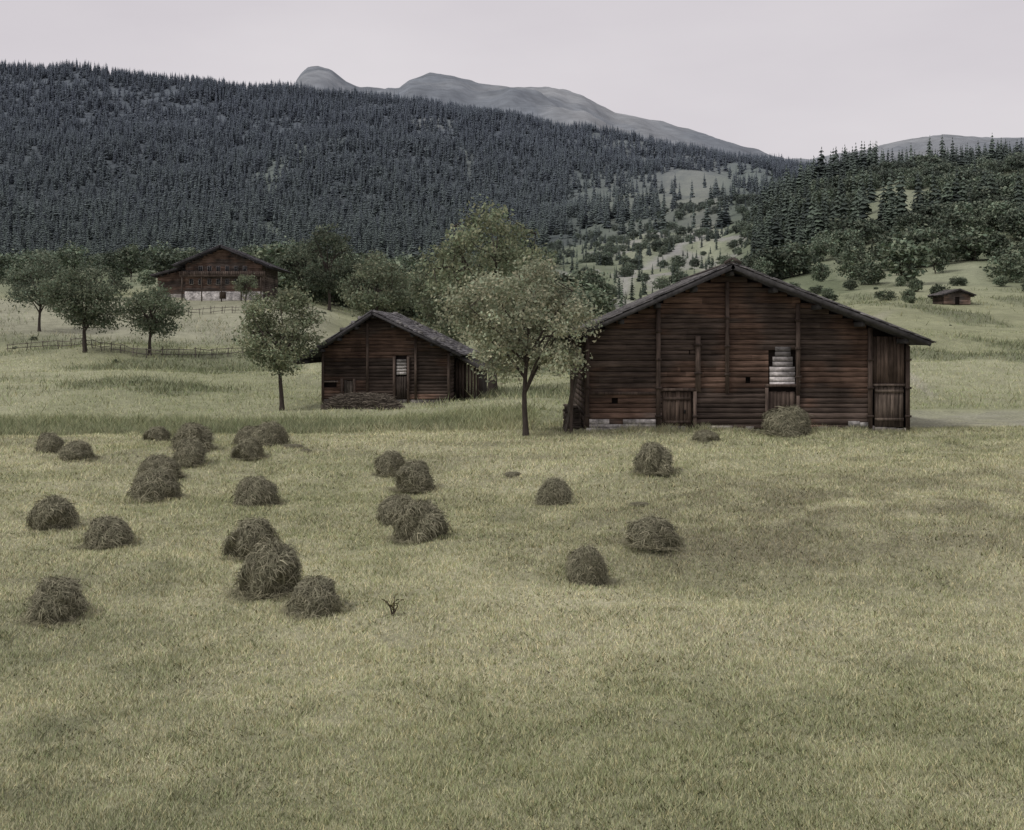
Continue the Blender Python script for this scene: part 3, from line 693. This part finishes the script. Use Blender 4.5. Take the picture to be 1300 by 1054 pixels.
# ---- brushwood stack before the small barn
mb = MB()
for i in range(1500):
    t = rr.uniform(-2.3, 2.3); hmax = .95*(1-(abs(t)/2.45)**4); y = rr.normal()*.35; z = hmax*max(0, 1-(abs(y)/1.)**2)*rr.uniform(.3, 1.05)
    a = rr.normal()*.45; l = rr.uniform(.2, .6); dv = np.array([math.cos(a), math.sin(a), rr.normal()*.2])*l
    pc = np.array([t, y, z]); mb.tube([pc-dv*.5, pc+rr.normal(size=3)*.03, pc+dv*.5], [.02, .017, .008], np.array((.15, .13, .105))*rr.uniform(.4, 1.5), 3)
th = np.linspace(-2.3, 2.3, 20); V = []
for t in th:
    hm = .8*(1-(abs(t)/2.45)**4)
    for y in (-.6, -.4, 0, .4, .6): V.append((t, y, -.1 if abs(y) > .5 else hm*(1 if y == 0 else .8)))
F = [(i*5+j, (i+1)*5+j, (i+1)*5+j+1, i*5+j+1) for i in range(19) for j in range(4)]
mb.add(V, F, (.05, .042, .034))
x, y = site(-190, 70.5); obj('brushwood_pile', mb.mesh('brushwood', [M_bark]), (x, y, zz(x, y)), rz=.08)

# ---- chalet
xc, yc = -44.2, 180; E = new_empty('alpine_chalet', (xc, yc, 6.1))
CH = np.array((.095, .076, .067))
p = dict(xl=-5.7, xr=6.0, el=(-7.2, 5.1), pk=(0, 8.1), er=(7.9, 4.8), th=.3)
mb = MB(); core(mb, p, .07, 12, (.03, .022, .018)); log_front(mb, p, 0, 1.1, CH, seed=31, lh=.3, dp=.12)
side_logs(mb, p, -5.7, -1, 0, 12, CH, lh=.3); side_logs(mb, p, 6.0, 1, 0, 12, CH, lh=.3)
pw = dict(xl=-10.6, xr=-5.9, el=(-11.4, 3.7), pk=(-6.6, 4.9), er=(-5.8, 4.8), th=.25)
core(mb, pw, 2.07, 11, (.03, .022, .018)); log_front(mb, pw, 2, .8, CH, seed=33, lh=.3)
obj('log_walls', mb.mesh('walls', [M_wood]), parent=E)
mb = MB(); roof(mb, p, -1.8, 13, (.10, .096, .104), rowp=.5, wd=.5); roof(mb, pw, .9, 12, (.10, .095, .098), rowp=.5, wd=.5)
obj('shingle_roof', mb.mesh('roof', [M_shingle]), parent=E)
mb = MB(); mb.bx(-5.8, 6.1, -.2, .05, -1.5, 1.1, (.42, .40, .39)); mb.bx(-10.6, -5.9, 1.85, 2.03, -1.5, .8, (.25, .235, .22))
WN = ((2.2, 8, .5, -4.8, 4.8), (4.2, 6, .5, -3.4, 3.4))
for z, n_, w_, x0, x1 in WN:
    for x in np.linspace(x0, x1, n_): mb.bx(x-w_/2-.06, x+w_/2+.06, -.2, -.145, z-.06, z+.75+.06, (.30, .28, .27))
obj('white_base_and_window_frames', mb.mesh('white', [M_stone]), parent=E)
mb = MB()
for z, n_, w_, x0, x1 in WN:
    for x in np.linspace(x0, x1, n_): mb.bx(x-w_/2, x-.03, -.23, -.204, z, z+.75, (.03, .032, .036)); mb.bx(x+.03, x+w_/2, -.23, -.204, z, z+.75, (.03, .032, .036))
mb.bx(-6.4, 6.7, -1.1, -.15, 3.35, 3.5, (.09, .07, .058))
for x in np.arange(-6.4, 6.6, .28): mb.bx(x, x+.2, -1.12, -1.07, 3.5, 4.15, np.array((.10, .078, .066))*rr.uniform(.6, 1.4))
for x in (-6, -3, 0, 3, 6): mb.bx(x-.08, x+.08, -1.05, -.9, -.5, 3.34, (.07, .055, .045))
mb.bx(-.5, .5, -.24, -.204, 0, 1.05, (.06, .045, .035))
obj('windows_and_balcony', mb.mesh('windows', [M_plank]), parent=E)

# ---- little hut on the right hillside
x, y = site(565, 190); E = new_empty('field_hut', (x, y, zz(x, y)-.1), .15)
p = dict(xl=-2.3, xr=2.3, el=(-3.0, 1.75), pk=(.2, 2.7), er=(3.0, 1.75), th=.15)
mb = MB(); core(mb, p, .07, 3.5, (.02, .016, .014)); log_front(mb, p, 0, .2, (.095, .08, .072), seed=41, lh=.26, holes=[(-.4, .4, 0, 1.3)]); side_logs(mb, p, -2.3, -1, 0, 3.5, WD); side_logs(mb, p, 2.3, 1, 0, 3.5, WD)
obj('log_walls', mb.mesh('walls', [M_wood]), parent=E)
mb = MB(); roof(mb, p, -.6, 4, (.12, .112, .11), rowp=.4, wd=.4); obj('shingle_roof', mb.mesh('roof', [M_shingle]), parent=E)

# ---- rail fences
def fence(u0, d0, u1, d1, n, h=1.0, name='wooden_fence', wob=3.):
    mb = MB(); r = np.random.RandomState(int(d0)); pts = []
    for i in range(n+1):
        t = i/n; u = u0+(u1-u0)*t; d = d0+(d1-d0)*t; x, y = site(u, d); y += math.sin(i*.45)*wob; pts.append(np.array([x, y, zz(x, y)]))
    for i, q in enumerate(pts):
        mb.tube([q-[0, 0, .2], q+[r.normal()*.08, 0, h*r.uniform(.8, 1.2)]], [.055, .045], np.array((.14, .125, .11))*r.uniform(.6, 1.3), 5)
        if i < n:
            mb.tube([q+[.25, .2, -.2], q+(pts[i+1]-q)*.35+[0, -.1, h*1.15]], [.035, .03], np.array((.13, .115, .1))*r.uniform(.7, 1.3), 4)
            for hh in (.4, .85):
                mb.tube([q+[-.15, 0, hh*h+r.normal()*.08], pts[i+1]+[.15, 0, hh*h+r.normal()*.1]], [.04, .03], np.array((.15, .135, .12))*r.uniform(.6, 1.3), 4)
    obj(name, mb.mesh('fence', [M_bark]))
fence(-640, 127, -300, 123, 20)
fence(-425, 166, -300, 168, 9, wob=.5)

# ------------------------------------------------------------------ world, sun, camera
w = bpy.data.worlds.new('World'); scene.world = w; w.use_nodes = True
N = w.node_tree.nodes; L = w.node_tree.links; bg = N['Background']
sky = N.new('ShaderNodeTexSky'); sky.sky_type = 'NISHITA'; sky.sun_disc = False
EL, AZ = math.radians(48), math.radians(-120)     # azimuth measured clockwise from +Y
sky.sun_elevation = EL; sky.sun_rotation = AZ; sky.dust_density = 3
tc = N.new('ShaderNodeTexCoord'); mp = N.new('ShaderNodeMapping'); mp.inputs['Scale'].default_value = (1.2, 1.2, 4)
nz_ = N.new('ShaderNodeTexNoise'); nz_.inputs['Scale'].default_value = 1.6; nz_.inputs['Detail'].default_value = 5
L.new(tc.outputs['Generated'], mp.inputs[0]); L.new(mp.outputs[0], nz_.inputs['Vector'])
cr = N.new('ShaderNodeValToRGB'); cr.color_ramp.elements[0].position = .3; cr.color_ramp.elements[0].color = (5.8, 5.4, 5.7, 1)
cr.color_ramp.elements[1].position = .7; cr.color_ramp.elements[1].color = (7.1, 6.7, 6.85, 1)
L.new(nz_.outputs['Fac'], cr.inputs[0])
mx = N.new('ShaderNodeMix'); mx.data_type = 'RGBA'; mx.inputs['Factor'].default_value = .93
L.new(sky.outputs[0], mx.inputs['A']); L.new(cr.outputs[0], mx.inputs['B']); L.new(mx.outputs['Result'], bg.inputs['Color'])
bg.inputs['Strength'].default_value = .11
sl = bpy.data.lights.new('sun', 'SUN'); sl.energy = 1.5; sl.angle = math.radians(11); sl.color = (1, .96, .9)
so = bpy.data.objects.new('sun', sl); link(so)
dv = Vector((math.sin(AZ)*math.cos(EL), math.cos(AZ)*math.cos(EL), math.sin(EL)))
so.rotation_euler = dv.to_track_quat('Z', 'Y').to_euler(); so.location = (0, 0, 60)

cam = bpy.data.cameras.new('camera'); cam.sensor_width = 36; cam.lens = K/1300*36; cam.shift_y = -(527-430)/1300; cam.clip_start = .1; cam.clip_end = 20000
co = bpy.data.objects.new('camera', cam); link(co); co.location = (0, 0, 0); co.rotation_euler = (math.pi/2, 0, 0)
scene.camera = co
scene.view_settings.view_transform = 'Standard'; scene.view_settings.look = 'None'; scene.view_settings.exposure = 0
